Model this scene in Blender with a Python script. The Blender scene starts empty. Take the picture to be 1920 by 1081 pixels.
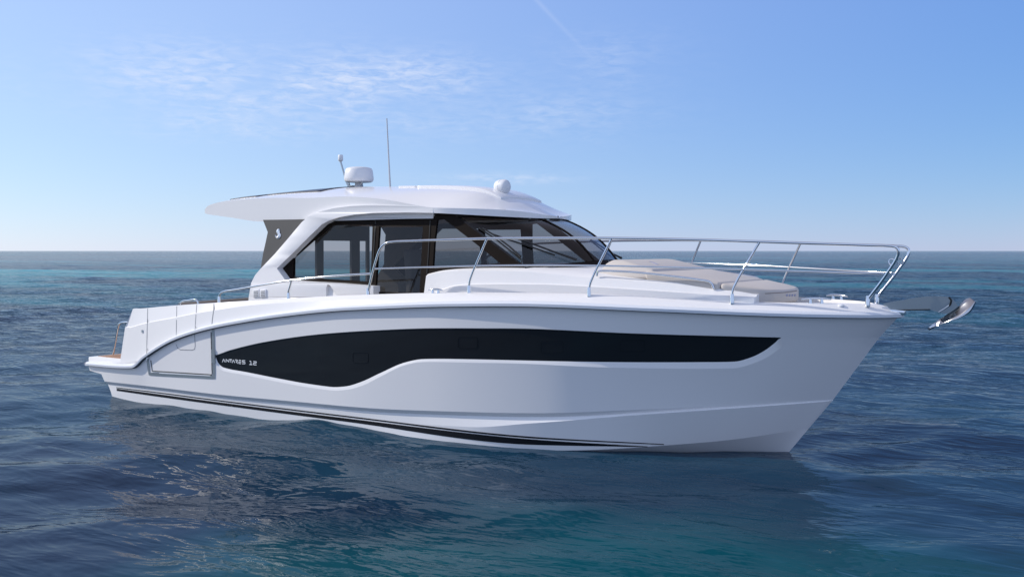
import bpy, bmesh, math, random
import numpy as np
from mathutils import Vector, Matrix
from mathutils.bvhtree import BVHTree
from mathutils.geometry import tessellate_polygon

random.seed(3)
rng = np.random.default_rng(7)
S = bpy.context.scene
C = S.collection

# ------------------------------------------------------------------ camera
FPX, CX, HOR = 1760.0, 960.0, 470.0          # focal length, centre column, horizon row (1920 px frame)
CAM = Vector((13.5, -10.81, 2.3))
YAW = math.radians(32.6)
Dv = Vector((-math.sin(YAW), math.cos(YAW), 0)); Rv = Vector((math.cos(YAW), math.sin(YAW), 0))
cam = bpy.data.cameras.new('camera'); camo = bpy.data.objects.new('camera', cam); C.objects.link(camo)
camo.location = CAM; camo.rotation_euler = (math.pi/2, 0, YAW)
cam.sensor_width = 36; cam.lens = 36*FPX/1920; cam.shift_y = -(540.5-HOR)/1920
cam.clip_start = 0.1; cam.clip_end = 60000
S.camera = camo

# ------------------------------------------------------------------ light
SUN_EL, SUN_OFF = math.radians(32), math.radians(24)   # sun astern, a little to starboard
sd = Vector((-math.cos(SUN_EL)*math.cos(SUN_OFF), -math.cos(SUN_EL)*math.sin(SUN_OFF), math.sin(SUN_EL)))
sun = bpy.data.lights.new('sun', 'SUN'); sun.energy = 3.5; sun.angle = math.radians(0.5); sun.color = (1, .93, .83)
suno = bpy.data.objects.new('sun', sun); C.objects.link(suno)
suno.rotation_euler = sd.to_track_quat('Z', 'Y').to_euler(); suno.location = (0, 0, 30)
S.view_settings.view_transform = 'Standard'; S.view_settings.look = 'None'
S.view_settings.exposure = 0.0; S.view_settings.gamma = 1
W = bpy.data.worlds.new('World'); S.world = W; W.use_nodes = True
def build_world():
    nt = W.node_tree; nt.nodes.clear(); N = nt.nodes.new; L = nt.links.new
    out = N('ShaderNodeOutputWorld'); bg = N('ShaderNodeBackground')
    sky = N('ShaderNodeTexSky'); sky.sky_type = 'NISHITA'; sky.sun_disc = False
    sky.sun_elevation = SUN_EL; sky.sun_rotation = math.atan2(sd.x, sd.y)
    sky.altitude = 0; sky.air_density = 1.0; sky.dust_density = 0.0; sky.ozone_density = 3.0
    bg.inputs['Strength'].default_value = 0.1
    tc = N('ShaderNodeTexCoord'); sep = N('ShaderNodeSeparateXYZ'); L(tc.outputs['Generated'], sep.inputs[0])
    def M(op, a, b=None, c=None):
        n = N('ShaderNodeMath'); n.operation = op
        for i, v in enumerate((a, b, c)):
            if v is None: continue
            if isinstance(v, (int, float)): n.inputs[i].default_value = v
            else: L(v, n.inputs[i])
        return n.outputs[0]
    # compass direction of a sky point (0 = along +Y, growing towards +X) and its height
    az = M('ARCTAN2', sep.outputs[0], sep.outputs[1]); el = M('ARCSINE', sep.outputs[2])
    comb = N('ShaderNodeCombineXYZ'); L(az, comb.inputs[0]); L(el, comb.inputs[1])
    def azel(u, v):
        d = Dv + Rv*((u-CX)/FPX) + Vector((0, 0, (HOR-v)/FPX)); d.normalize()
        return math.atan2(d.x, d.y), math.asin(d.z)
    mp = N('ShaderNodeMapping'); L(comb.outputs[0], mp.inputs[0]); mp.inputs['Rotation'].default_value = (0, 0, math.radians(8)); mp.inputs['Scale'].default_value = (45, 170, 1)
    n1 = N('ShaderNodeTexNoise'); L(mp.outputs[0], n1.inputs['Vector']); n1.inputs['Scale'].default_value = 1; n1.inputs['Detail'].default_value = 5; n1.inputs['Roughness'].default_value = .6; n1.inputs['Distortion'].default_value = .5
    mp2 = N('ShaderNodeMapping'); L(comb.outputs[0], mp2.inputs[0]); mp2.inputs['Scale'].default_value = (9, 22, 1)
    n2 = N('ShaderNodeTexNoise'); L(mp2.outputs[0], n2.inputs['Vector']); n2.inputs['Scale'].default_value = 1; n2.inputs['Detail'].default_value = 3
    rip = N('ShaderNodeMapRange'); L(n1.outputs[0], rip.inputs[0]); rip.inputs[1].default_value = .36; rip.inputs[2].default_value = .66
    big = N('ShaderNodeMapRange'); L(n2.outputs[0], big.inputs[0]); big.inputs[1].default_value = .28; big.inputs[2].default_value = .6
    mask = None
    for (u, v, su, sv, k) in ((520, 160, 290, 58, 1.0), (770, 150, 150, 45, .85), (450, 232, 170, 28, .7), (880, 215, 280, 50, .42), (950, 335, 150, 10, .45), (1150, 120, 130, 50, .25)):
        a0, e0 = azel(u, v); 
        ga = M('POWER', M('DIVIDE', M('SUBTRACT', az, a0), su/FPX), 2.0)
        ge = M('POWER', M('DIVIDE', M('SUBTRACT', el, e0), sv/FPX), 2.0)
        g = M('MULTIPLY', M('EXPONENT', M('MULTIPLY', M('ADD', ga, ge), -1.0)), k)
        mask = g if mask is None else M('MAXIMUM', mask, g)
    cl = M('MULTIPLY', M('MULTIPLY', mask, rip.outputs[0]), big.outputs[0])
    # one thin vapour trail
    (a1, e1), (a2, e2) = azel(985, -22), azel(1150, 150)
    dx, dy = a2-a1, e2-e1; ln = math.hypot(dx, dy); dx /= ln; dy /= ln
    pa, pe = M('SUBTRACT', az, a1), M('SUBTRACT', el, e1)
    al = M('DIVIDE', M('ADD', M('MULTIPLY', pa, dx), M('MULTIPLY', pe, dy)), ln)
    ac = M('ADD', M('MULTIPLY', pa, -dy), M('MULTIPLY', pe, dx))
    tr = M('MULTIPLY', M('EXPONENT', M('MULTIPLY', M('POWER', M('DIVIDE', ac, 4.0/FPX), 2.0), -1.0)), M('MAXIMUM', M('SUBTRACT', .42, M('MULTIPLY', M('ABSOLUTE', M('SUBTRACT', al, .2)), .6)), 0.0))
    fac = M('MINIMUM', M('ADD', M('MULTIPLY', cl, .92), M('MULTIPLY', tr, .3)), .8)
    # thin high veil over the clear sky, brighter towards the sun
    def VM(op, a, b):
        n = N('ShaderNodeVectorMath'); n.operation = op
        for i, v in enumerate((a, b)):
            if isinstance(v, tuple): n.inputs[i].default_value = v
            else: L(v, n.inputs[i])
        return n
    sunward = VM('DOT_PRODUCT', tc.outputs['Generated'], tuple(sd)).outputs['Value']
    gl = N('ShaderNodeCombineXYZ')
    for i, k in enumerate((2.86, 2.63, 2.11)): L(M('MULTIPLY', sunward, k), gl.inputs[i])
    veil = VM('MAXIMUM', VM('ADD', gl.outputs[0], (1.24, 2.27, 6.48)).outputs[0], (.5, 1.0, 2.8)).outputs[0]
    def RG(x, a, b):
        n = N('ShaderNodeMapRange'); n.interpolation_type = 'SMOOTHSTEP'; L(x, n.inputs[0]); n.inputs[1].default_value = a; n.inputs[2].default_value = b; return n.outputs[0]
    def MIXC(f, a, b):
        n = N('ShaderNodeMix'); n.data_type = 'RGBA'; L(f, n.inputs[0])
        for k, q in ((6, a), (7, b)):
            if isinstance(q, tuple): n.inputs[k].default_value = (*q, 1)
            else: L(q, n.inputs[k])
        return n.outputs[2]
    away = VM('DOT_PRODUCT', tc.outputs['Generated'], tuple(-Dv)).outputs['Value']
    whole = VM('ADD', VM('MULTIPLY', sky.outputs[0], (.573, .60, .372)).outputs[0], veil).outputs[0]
    whole = MIXC(RG(sep.outputs[2], .28, .75), whole, (3.4, 3.3, 4.2))      # sky whitened overhead as added fill light ...
    whole = MIXC(RG(away, -.1, .6), whole, (5.0, 6.3, 9.4))                 # ... and brightened behind the camera, added to fill the hull side
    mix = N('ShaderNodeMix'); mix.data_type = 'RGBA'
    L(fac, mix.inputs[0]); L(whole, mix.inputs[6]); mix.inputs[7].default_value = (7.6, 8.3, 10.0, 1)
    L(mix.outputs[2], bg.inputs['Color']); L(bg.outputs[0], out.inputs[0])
build_world()

# ------------------------------------------------------------------ materials
def mat(name, col, rough=.4, metal=0, coat=0, spec=.5, bump=0, bscale=60, var=0):
    m = bpy.data.materials.new(name); m.use_nodes = True
    nt = m.node_tree; b = nt.nodes['Principled BSDF']
    b.inputs['Base Color'].default_value = (*col, 1); b.inputs['Roughness'].default_value = rough
    b.inputs['Metallic'].default_value = metal; b.inputs['Coat Weight'].default_value = coat; b.inputs['Coat Roughness'].default_value = .04
    b.inputs['Specular IOR Level'].default_value = spec
    if var or bump:
        tc = nt.nodes.new('ShaderNodeTexCoord'); n = nt.nodes.new('ShaderNodeTexNoise')
        nt.links.new(tc.outputs['Object'], n.inputs['Vector']); n.inputs['Scale'].default_value = bscale; n.inputs['Detail'].default_value = 4
        if var:
            mr = nt.nodes.new('ShaderNodeMapRange'); nt.links.new(n.outputs[0], mr.inputs[0])
            mr.inputs[3].default_value = rough-var; mr.inputs[4].default_value = rough+var
            nt.links.new(mr.outputs[0], b.inputs['Roughness'])
        if bump:
            bp = nt.nodes.new('ShaderNodeBump'); bp.inputs['Strength'].default_value = bump; bp.inputs['Distance'].default_value = .004
            nt.links.new(n.outputs[0], bp.inputs['Height']); nt.links.new(bp.outputs[0], b.inputs['Normal'])
    return m
GEL = mat('white_gelcoat', (.84, .83, .83), .36, 0, 0, spec=.4)
GELR = mat('white_roof', (.84, .83, .83), .16, 0, 0, spec=.45)
RAILW = mat('pale_rail', (.74, .77, .82), .3)
GASKET_SHADE = mat('dark_gasket_shade', (.05, .055, .06), .6)
STEEL = mat('polished_steel', (.78, .80, .82), .09, 1)
TRIM = mat('brushed_trim', (.48, .52, .54), .3, .8)
SEAM = mat('seam', (.22, .23, .25), .6)
BLACKF = mat('black_frame', (.012, .008, .006), .6, 0, 0, spec=.1)
BLACKS = mat('black_stripe', (.008, .009, .012), .4, 0, 0, spec=.3)
HULLG = mat('dark_hull_glass', (.014, .016, .018), .08, 0, 0, spec=.45)
GREYP = mat('charcoal_panel', (.055, .055, .056), .55)
TEAKC = (.42, .22, .11)
BEIGE = mat('beige_vinyl', (.59, .54, .50), .62, bump=.25, bscale=90)
PIPING = mat('dark_piping', (.22, .18, .16), .7)
TAUPE = mat('taupe_fabric', (.10, .085, .085), .8, bump=.3, bscale=150)
PLASTIC = mat('white_plastic', (.74, .75, .78), .4)
GREYLENS = mat('grey_lens', (.5, .52, .55), .25)
BLACKR = mat('black_rubber', (.012, .012, .012), .45)
WOOD = mat('brown_headliner', (.30, .20, .14), .6)
DARKIN = mat('dark_interior', (.05, .048, .05), .6)
SEATM = mat('interior_seat', (.17, .165, .16), .7)
CREAM = mat('cream_deck', (.66, .61, .52), .6, bump=.3, bscale=200)
LETTER = mat('silver_letter', (.82, .84, .86), .4)
BLUEM = mat('blue_print', (.25, .28, .48), .6)
SOLAR = mat('solar_panel', (.02, .022, .03), .3)

def teak():
    m = mat('teak', TEAKC, .6); nt = m.node_tree; b = nt.nodes['Principled BSDF']
    tc = nt.nodes.new('ShaderNodeTexCoord'); w = nt.nodes.new('ShaderNodeTexWave'); w.bands_direction = 'Y'; w.inputs['Scale'].default_value = 3.2
    nt.links.new(tc.outputs['Object'], w.inputs['Vector'])
    cr = nt.nodes.new('ShaderNodeValToRGB'); cr.color_ramp.elements[0].position = .04; cr.color_ramp.elements[1].position = .09
    cr.color_ramp.elements[0].color = (.03, .025, .02, 1); cr.color_ramp.elements[1].color = (*TEAKC, 1)
    nt.links.new(w.outputs['Fac'], cr.inputs[0]); nt.links.new(cr.outputs[0], b.inputs['Base Color'])
    return m
TEAK = teak()
def glass(name, tint, refl=1.0):
    m = bpy.data.materials.new(name); m.use_nodes = True; nt = m.node_tree; nt.nodes.clear(); N = nt.nodes.new; L = nt.links.new
    o = N('ShaderNodeOutputMaterial'); t = N('ShaderNodeBsdfTransparent'); g = N('ShaderNodeBsdfGlossy'); mx = N('ShaderNodeMixShader'); lw = N('ShaderNodeLayerWeight'); pw = N('ShaderNodeMath'); f = N('ShaderNodeMath')
    t.inputs[0].default_value = (*tint, 1); g.inputs['Roughness'].default_value = .015; g.inputs[0].default_value = (refl, refl, refl, 1)
    pw.operation = 'POWER'; L(lw.outputs['Facing'], pw.inputs[0]); pw.inputs[1].default_value = 5.0; lw.inputs[0].default_value = .5
    f.operation = 'MULTIPLY_ADD'; L(pw.outputs[0], f.inputs[0]); f.inputs[1].default_value = .9; f.inputs[2].default_value = .05
    L(f.outputs[0], mx.inputs[0]); L(t.outputs[0], mx.inputs[1]); L(g.outputs[0], mx.inputs[2]); L(mx.outputs[0], o.inputs[0])
    return m
GLASS = glass('tinted_glass', (.46, .455, .45), .8); WGLASS = glass('windshield_glass', (.55, .57, .60), .85)

# ------------------------------------------------------------------ helpers
def ray(u, v): return Dv + Rv*((u-CX)/FPX) + Vector((0, 0, (HOR-v)/FPX))
def at_y(u, v, y): d = ray(u, v); return CAM + d*((y-CAM.y)/d.y)
def at_x(u, v, x): d = ray(u, v); return CAM + d*((x-CAM.x)/d.x)
def on(u, v, b):
    """first point of the sight line on the starboard surface y = -b(x, z)"""
    d = ray(u, v); lo, hi = (-2.1-CAM.y)/d.y, (0.0-CAM.y)/d.y
    f = lambda t: (lambda p: p.y + b(p.x, p.z))(CAM + d*t)
    n = 60; prev = lo
    for i in range(1, n+1):
        t = lo+(hi-lo)*i/n
        if f(t) >= 0:
            a, c = prev, t
            for _ in range(40):
                m = .5*(a+c)
                if f(m) >= 0: c = m
                else: a = m
            return CAM + d*c
        prev = t
    return CAM + d*hi
class Pchip:
    def __init__(s, pts):
        pts = sorted(pts); x = [pts[0][0]]; y = [pts[0][1]]
        for a, b in pts[1:]:
            if a-x[-1] > 1e-4: x.append(a); y.append(b)
        s.x = np.array(x, float); s.y = np.array(y, float); h = np.diff(s.x); d = np.diff(s.y)/h; n = len(x)
        m = np.zeros(n); m[0] = d[0]; m[-1] = d[-1]
        for i in range(1, n-1):
            if d[i-1]*d[i] > 0:
                w1 = 2*h[i]+h[i-1]; w2 = h[i]+2*h[i-1]; m[i] = (w1+w2)/(w1/d[i-1]+w2/d[i])
        s.m = m
    def __call__(s, q):
        q = min(max(q, s.x[0]), s.x[-1]); i = min(max(int(np.searchsorted(s.x, q))-1, 0), len(s.x)-2)
        h = s.x[i+1]-s.x[i]; t = (q-s.x[i])/h
        return float((1+2*t)*(1-t)**2*s.y[i] + t*(1-t)**2*h*s.m[i] + t*t*(3-2*t)*s.y[i+1] + t*t*(t-1)*h*s.m[i+1])
def lerp(a, b, t): return a+(b-a)*t
def clamp(x, a=0., b=1.): return max(a, min(b, x))
def finish(o, angle=35):
    me = o.data
    for p in me.polygons: p.use_smooth = True
    me.set_sharp_from_angle(angle=math.radians(angle))
def obj(name, verts, faces, m, parent=None, angle=35, bevel=0, recalc=True, seg=2, weld=True):
    me = bpy.data.meshes.new(name); me.from_pydata([tuple(v) for v in verts], [], faces)
    bm = bmesh.new(); bm.from_mesh(me); weld and bmesh.ops.remove_doubles(bm, verts=bm.verts, dist=1e-5)
    if recalc: bmesh.ops.recalc_face_normals(bm, faces=bm.faces)
    if bevel: bmesh.ops.bevel(bm, geom=[e for e in bm.edges if len(e.link_faces) == 2 and e.calc_face_angle() > math.radians(30)], offset=bevel, segments=seg, profile=.5, affect='EDGES', clamp_overlap=True)
    bm.to_mesh(me); bm.free(); me.materials.append(m)
    o = bpy.data.objects.new(name, me); C.objects.link(o)
    if parent: o.parent = parent
    finish(o, angle); return o
def mirror(o, parent):
    c = o.copy(); C.objects.link(c); c.parent = parent
    if parent is YACHT: c.scale = (1, -1, 1)
    for ch in list(o.children): mirror(ch, c)
    return c
def both(o): return mirror(o, o.parent)
def loft(rows, closed=False):
    n = len(rows[0]); V = [p for r in rows for p in r]; F = []
    for i in range(len(rows)-1):
        for j in range(n-1):
            F.append((i*n+j, i*n+j+1, (i+1)*n+j+1, (i+1)*n+j))
    return V, F
def sym(V, F):
    n = len(V); V2 = [Vector((p[0], -p[1], p[2])) for p in V]
    return list(V)+V2, list(F)+[tuple(n+i for i in reversed(f)) for f in F]
def dense(px, step=18, close=False):
    out = []; pts = list(px)+([px[0]] if close else [])
    for a, b in zip(pts, pts[1:]):
        k = max(1, int(math.hypot(b[0]-a[0], b[1]-a[1])/step))
        for i in range(k): out.append(tuple(a[q]+(b[q]-a[q])*i/k for q in range(len(a))))
    if not close: out.append(pts[-1])
    return out
def smooth_px(px, n=8):
    P = [np.array(p, float) for p in px]; out = []
    for i in range(len(P)-1):
        p0 = P[max(i-1, 0)]; p1 = P[i]; p2 = P[i+1]; p3 = P[min(i+2, len(P)-1)]
        d = [max(np.linalg.norm(b-a), 1e-6)**.5 for a, b in ((p0, p1), (p1, p2), (p2, p3))]
        m1 = (p2-p1) if i == 0 else ((p1-p0)/d[0]-(p2-p0)/(d[0]+d[1])+(p2-p1)/d[1])*d[1]
        m2 = (p2-p1) if i == len(P)-2 else ((p2-p1)/d[1]-(p3-p1)/(d[1]+d[2])+(p3-p2)/d[2])*d[1]
        for k in range(n):
            t = k/n; out.append(tuple((2*t**3-3*t*t+1)*p1+(t**3-2*t*t+t)*m1+(-2*t**3+3*t*t)*p2+(t**3-t*t)*m2))
    out.append(tuple(P[-1])); return out
def plate(name, outer, holes, b, depth, m, parent, off=0., bevel=0., step=18, back=True):
    loops = [dense(outer, step, True)]+[dense(h, step, True) for h in holes]
    tris = tessellate_polygon([[Vector((p[0], p[1], 0)) for p in l] for l in loops])
    flat = [p for l in loops for p in l]
    A = [on(p[0], p[1], lambda x, z: b(x, z)+off) for p in flat]; n = len(A)
    V = A+[Vector((p.x, p.y+depth, p.z)) for p in A]; F = [tuple(t) for t in tris]
    if back: F += [tuple(n+i for i in reversed(t)) for t in tris]
    s = 0
    for l in (loops if back else []):
        k = len(l)
        for i in range(k): F.append((s+i, s+(i+1) % k, n+s+(i+1) % k, n+s+i))
        s += k
    return obj(name, V, F, m, parent, 30, bevel)
def tube(name, pts, r, m, parent=None, sides=10, cap=True):
    P = [Vector(p) for p in pts]; V = []; F = []; up = None
    rr = r if hasattr(r, '__len__') else [r]*len(P)
    for i, p in enumerate(P):
        t = (P[min(i+1, len(P)-1)]-P[max(i-1, 0)]).normalized()
        if up is None: up = t.orthogonal().normalized()
        up = (up-t*up.dot(t)).normalized(); s = t.cross(up)
        for k in range(sides):
            a = 2*math.pi*k/sides; V.append(p+(up*math.cos(a)+s*math.sin(a))*rr[i])
    for i in range(len(P)-1):
        for k in range(sides):
            F.append((i*sides+k, i*sides+(k+1) % sides, (i+1)*sides+(k+1) % sides, (i+1)*sides+k))
    if cap: F += [tuple(range(sides))[::-1], tuple((len(P)-1)*sides+k for k in range(sides))]
    return obj(name, V, F, m, parent, 50)
def curve3(pts, n=8): return [Vector(p) for p in smooth_px([tuple(p) for p in pts], n)]
def lathe(name, prof, c, m, parent, axis=Vector((0, 0, 1)), n=32, sc=(1, 1)):
    q = axis.to_track_quat('Z', 'Y'); V = []; F = []
    for r, h in prof:
        for k in range(n):
            a = 2*math.pi*k/n; V.append(Vector(c)+q @ Vector((r*sc[0]*math.cos(a), r*sc[1]*math.sin(a), h)))
    for i in range(len(prof)-1):
        for k in range(n): F.append((i*n+k, i*n+(k+1) % n, (i+1)*n+(k+1) % n, (i+1)*n+k))
    F += [tuple(range(n))[::-1], tuple((len(prof)-1)*n+k for k in range(n))]
    return obj(name, V, F, m, parent, 40)
def box(name, lo, hi, m, parent, bevel=.01, seg=2):
    V = [Vector((x, y, z)) for x in (lo[0], hi[0]) for y in (lo[1], hi[1]) for z in (lo[2], hi[2])]
    F = [(0, 1, 3, 2), (4, 6, 7, 5), (0, 4, 5, 1), (2, 3, 7, 6), (0, 2, 6, 4), (1, 5, 7, 3)]
    return obj(name, V, F, m, parent, 35, bevel, seg=seg)
def prism(name, plan, zt, zb, m, parent, bevel=.03, seg=4):
    """cushion-like block: plan outline with top and bottom heights as functions of x, y"""
    n = len(plan); V = [Vector((x, y, zt(x, y))) for x, y in plan]+[Vector((x, y, zb(x, y))) for x, y in plan]
    F = [tuple(range(n)), tuple(reversed(range(n, 2*n)))]+[(i, n+i, n+(i+1) % n, (i+1) % n) for i in range(n)]
    return obj(name, V, F, m, parent, 40, bevel, seg=seg)
def bvh_of(*objs):
    V = []; F = []
    for o in objs:
        k = len(V); V += [v.co.copy() for v in o.data.vertices]; F += [tuple(k+i for i in p.vertices) for p in o.data.polygons]
    return BVHTree.FromPolygons(V, F)
def hit(u, v, T):
    d = ray(u, v).normalized(); p, n, i, _ = T.ray_cast(CAM, d)
    if p is None: return None
    if n.dot(d) > 0: n = -n
    return p, n
def strip(name, px, w, T, m, parent, off=.004, step=12, smooth=False):
    """raised band laid on a surface along a line"""
    if smooth: px = smooth_px(px, 6)
    H = [h for h in (hit(p[0], p[1], T) for p in dense(px, step)) if h]
    V = []; F = []
    for i, (p, n) in enumerate(H):
        t = (H[min(i+1, len(H)-1)][0]-H[max(i-1, 0)][0]).normalized(); s = n.cross(t).normalized()*(w/2)
        V += [p-s-n*.004, p-s+n*off, p+s+n*off, p+s-n*.004]
    for i in range(len(H)-1):
        for k in range(3): F.append((4*i+k, 4*i+k+1, 4*i+4+k+1, 4*i+4+k))
    return obj(name, V, F, m, parent, 40)
def empty(name, label, cat, loc=(0, 0, 0), group=None):
    o = bpy.data.objects.new(name, None); C.objects.link(o); o.location = loc; o['label'] = label; o['category'] = cat
    o.empty_display_size = .3
    if group: o['group'] = group
    return o
def tag(o, label, cat, group=None):
    o['label'] = label; o['category'] = cat
    if group: o['group'] = group

# ------------------------------------------------------------------ sea
SEA_AMP = 1.0
def build_sea():
    def wave(x, y, r):
        z = np.zeros_like(x); cell = np.maximum(r*.006, .03)
        g = np.random.default_rng(11)
        base = math.atan2(Dv.y, Dv.x)+math.radians(14)
        for lam0, n, slope in ((7.5, 5, .026), (4.2, 7, .042), (2.4, 10, .060), (1.35, 14, .056), (.8, 16, .030), (.45, 14, .010)):
            for _ in range(n):
                lam = lam0*g.uniform(.75, 1.35); a = base+g.normal(0, .55); k = 2*math.pi/lam
                ph = g.uniform(0, 6.28); amp = slope/k*math.sqrt(2.0/n)*1.25
                dxn, dyn = math.cos(a), math.sin(a)
                q = k*(x*dxn+y*dyn)+ph + .8*np.sin(.37*k*(x*-dyn+y*dxn)+ph*2)
                fade = np.clip((lam/cell-2.5)/4, 0, 1)
                z += amp*fade*((1-np.abs(np.sin(q/2)))*2-.73)*.9 if lam0 > .6 else amp*fade*np.sin(q)
        # waves come and go in patches
        patch = .75+.35*np.sin(x*.31+1.3*np.sin(y*.21))*np.sin(y*.27+.9*np.sin(x*.17+2))
        return z*patch
    rs = [0.0, 1.2]; r = 2.5
    while r < 420: rs.append(r); r *= 1.0062
    while r < 40000: rs.append(r); r *= 1.12
    rs = np.array(rs)
    half = math.radians(85); i36 = math.radians(36)
    wing_ = np.arange(i36, half, math.radians(.35)); fine = np.concatenate([-wing_[::-1], np.arange(-i36+.003, i36-.003, math.radians(.13)), wing_]); rest = np.linspace(half, 2*math.pi-half, 90)[:-1]
    th = np.concatenate([fine, rest]); na, nr = len(th), len(rs)
    a0 = math.atan2(Dv.y, Dv.x)
    R, T = np.meshgrid(rs, th+a0, indexing='ij'); X = CAM.x+R*np.cos(T); Y = CAM.y+R*np.sin(T)
    ok = np.ones(na); ok[len(fine):] = .0
    Z = wave(X, Y, R)*SEA_AMP
    edge = np.clip((half-np.abs(np.where(th > math.pi, th-2*math.pi, th)))/math.radians(12), 0, 1)
    Z *= np.clip((420-R)/150, 0, 1)*edge[None, :]*np.clip((R-1.3)/2, 0, 1)
    V = np.stack([X, Y, Z], -1).reshape(-1, 3).astype(np.float32)
    i = np.arange(nr-1)[:, None]*na; j = np.arange(na)[None, :]; j2 = (j+1) % na
    F = np.stack([i+j, i+na+j, i+na+j2, i+j2], -1).reshape(-1, 4).astype(np.int32)
    me = bpy.data.meshes.new('sea'); me.vertices.add(len(V)); me.vertices.foreach_set('co', V.ravel())
    me.loops.add(F.size); me.loops.foreach_set('vertex_index', F.ravel()); me.polygons.add(len(F))
    me.polygons.foreach_set('loop_start', np.arange(0, F.size, 4, dtype=np.int32)); me.polygons.foreach_set('use_smooth', np.ones(len(F), bool))
    me.update(calc_edges=True); me.validate()
    m = bpy.data.materials.new('sea_water'); m.use_nodes = True; nt = m.node_tree; b = nt.nodes['Principled BSDF']; N = nt.nodes.new; L = nt.links.new
    geo = N('ShaderNodeNewGeometry')
    def noise(scale, detail=3, rough=.55, dist=0.):
        mp = N('ShaderNodeMapping'); L(geo.outputs['Position'], mp.inputs[0]); mp.inputs['Scale'].default_value = scale; mp.inputs['Rotation'].default_value = (0, 0, -YAW)
        n = N('ShaderNodeTexNoise'); L(mp.outputs[0], n.inputs['Vector']); n.inputs['Scale'].default_value = 1; n.inputs['Detail'].default_value = detail; n.inputs['Roughness'].default_value = rough; n.inputs['Distortion'].default_value = dist
        return n.outputs[0]
    def ramp(x, a, c, lo=0., hi=1.):
        r_ = N('ShaderNodeMapRange'); L(x, r_.inputs[0]); r_.inputs[1].default_value = a; r_.inputs[2].default_value = c; r_.inputs[3].default_value = lo; r_.inputs[4].default_value = hi; return r_.outputs[0]
    def mixc(f, a, c):
        mx = N('ShaderNodeMix'); mx.data_type = 'RGBA'; L(f, mx.inputs[0])
        for k, q in ((6, a), (7, c)):
            if isinstance(q, tuple): mx.inputs[k].default_value = (*q, 1)
            else: L(q, mx.inputs[k])
        return mx.outputs[2]
    def math_(op, a, c):
        n = N('ShaderNodeMath'); n.operation = op
        for k, q in enumerate((a, c)):
            if isinstance(q, (int, float)): n.inputs[k].default_value = q
            else: L(q, n.inputs[k])
        return n.outputs[0]
    # seabed: dark weed, paler sand banks; banks have places of their own
    sep = N('ShaderNodeSeparateXYZ'); L(geo.outputs['Position'], sep.inputs[0])
    def bank(cx, cy, rx, ry, ang):
        c_, s_ = math.cos(ang), math.sin(ang)
        dx = math_('SUBTRACT', sep.outputs[0], cx); dy = math_('SUBTRACT', sep.outputs[1], cy)
        p = math_('ADD', math_('MULTIPLY', dx, c_/rx), math_('MULTIPLY', dy, s_/rx)); q = math_('ADD', math_('MULTIPLY', dx, -s_/ry), math_('MULTIPLY', dy, c_/ry))
        return math_('SUBTRACT', 1.0, math_('ADD', math_('POWER', p, 2.0), math_('POWER', q, 2.0)))
    near = CAM+Dv*6.2+Rv*.55
    nb = math_('ADD', bank(near.x, near.y, 3.3, 2.35, YAW), math_('MULTIPLY', math_('SUBTRACT', noise((.5, .6, .5), 4), .5), 1.6))
    nearf = ramp(nb, -.25, .7)
    p1 = noise((.012, .05, .02), 4, .6); p2 = noise((.09, .22, .1), 4, .6)
    f1 = CAM+Dv*95-Rv*45
    fb = math_('ADD', bank(f1.x, f1.y, 75, 26, YAW), math_('MULTIPLY', math_('SUBTRACT', p1, .5), 4.0)); farf = ramp(fb, .1, 1.2)
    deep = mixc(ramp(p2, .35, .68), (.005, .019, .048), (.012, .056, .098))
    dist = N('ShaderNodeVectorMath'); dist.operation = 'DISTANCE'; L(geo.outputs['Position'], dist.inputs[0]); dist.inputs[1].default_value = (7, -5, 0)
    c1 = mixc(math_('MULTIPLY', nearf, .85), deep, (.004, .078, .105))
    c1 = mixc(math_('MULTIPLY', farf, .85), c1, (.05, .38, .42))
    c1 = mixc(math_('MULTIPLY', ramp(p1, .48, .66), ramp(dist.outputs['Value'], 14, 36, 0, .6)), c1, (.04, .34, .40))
    nt.nodes.remove(b); out = [n for n in nt.nodes if n.type == 'OUTPUT_MATERIAL'][0]
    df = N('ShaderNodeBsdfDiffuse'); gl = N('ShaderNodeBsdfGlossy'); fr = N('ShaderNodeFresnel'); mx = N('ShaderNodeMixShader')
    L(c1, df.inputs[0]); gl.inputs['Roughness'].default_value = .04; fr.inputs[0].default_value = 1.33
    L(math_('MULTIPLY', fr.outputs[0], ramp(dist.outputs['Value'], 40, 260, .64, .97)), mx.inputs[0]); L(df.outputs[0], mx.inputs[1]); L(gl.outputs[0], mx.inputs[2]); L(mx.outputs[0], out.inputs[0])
    h1 = noise((1.1, 2.6, 1), 3, .6, .4); h2 = noise((4.5, 11, 4), 3, .55, .3)
    bp1 = N('ShaderNodeBump'); bp1.inputs['Strength'].default_value = .8; bp1.inputs['Distance'].default_value = .11; 
    L(math_('MULTIPLY', h1, ramp(dist.outputs['Value'], 6, 32, .38, 2.0)), bp1.inputs['Height'])
    bp2 = N('ShaderNodeBump'); bp2.inputs['Strength'].default_value = .12; bp2.inputs['Distance'].default_value = .02; L(h2, bp2.inputs['Height']); L(bp1.outputs[0], bp2.inputs['Normal'])
    for q in (df, gl, fr): L(bp2.outputs[0], q.inputs['Normal'])
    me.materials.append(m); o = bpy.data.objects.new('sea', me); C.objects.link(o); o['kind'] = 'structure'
build_sea()

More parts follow.
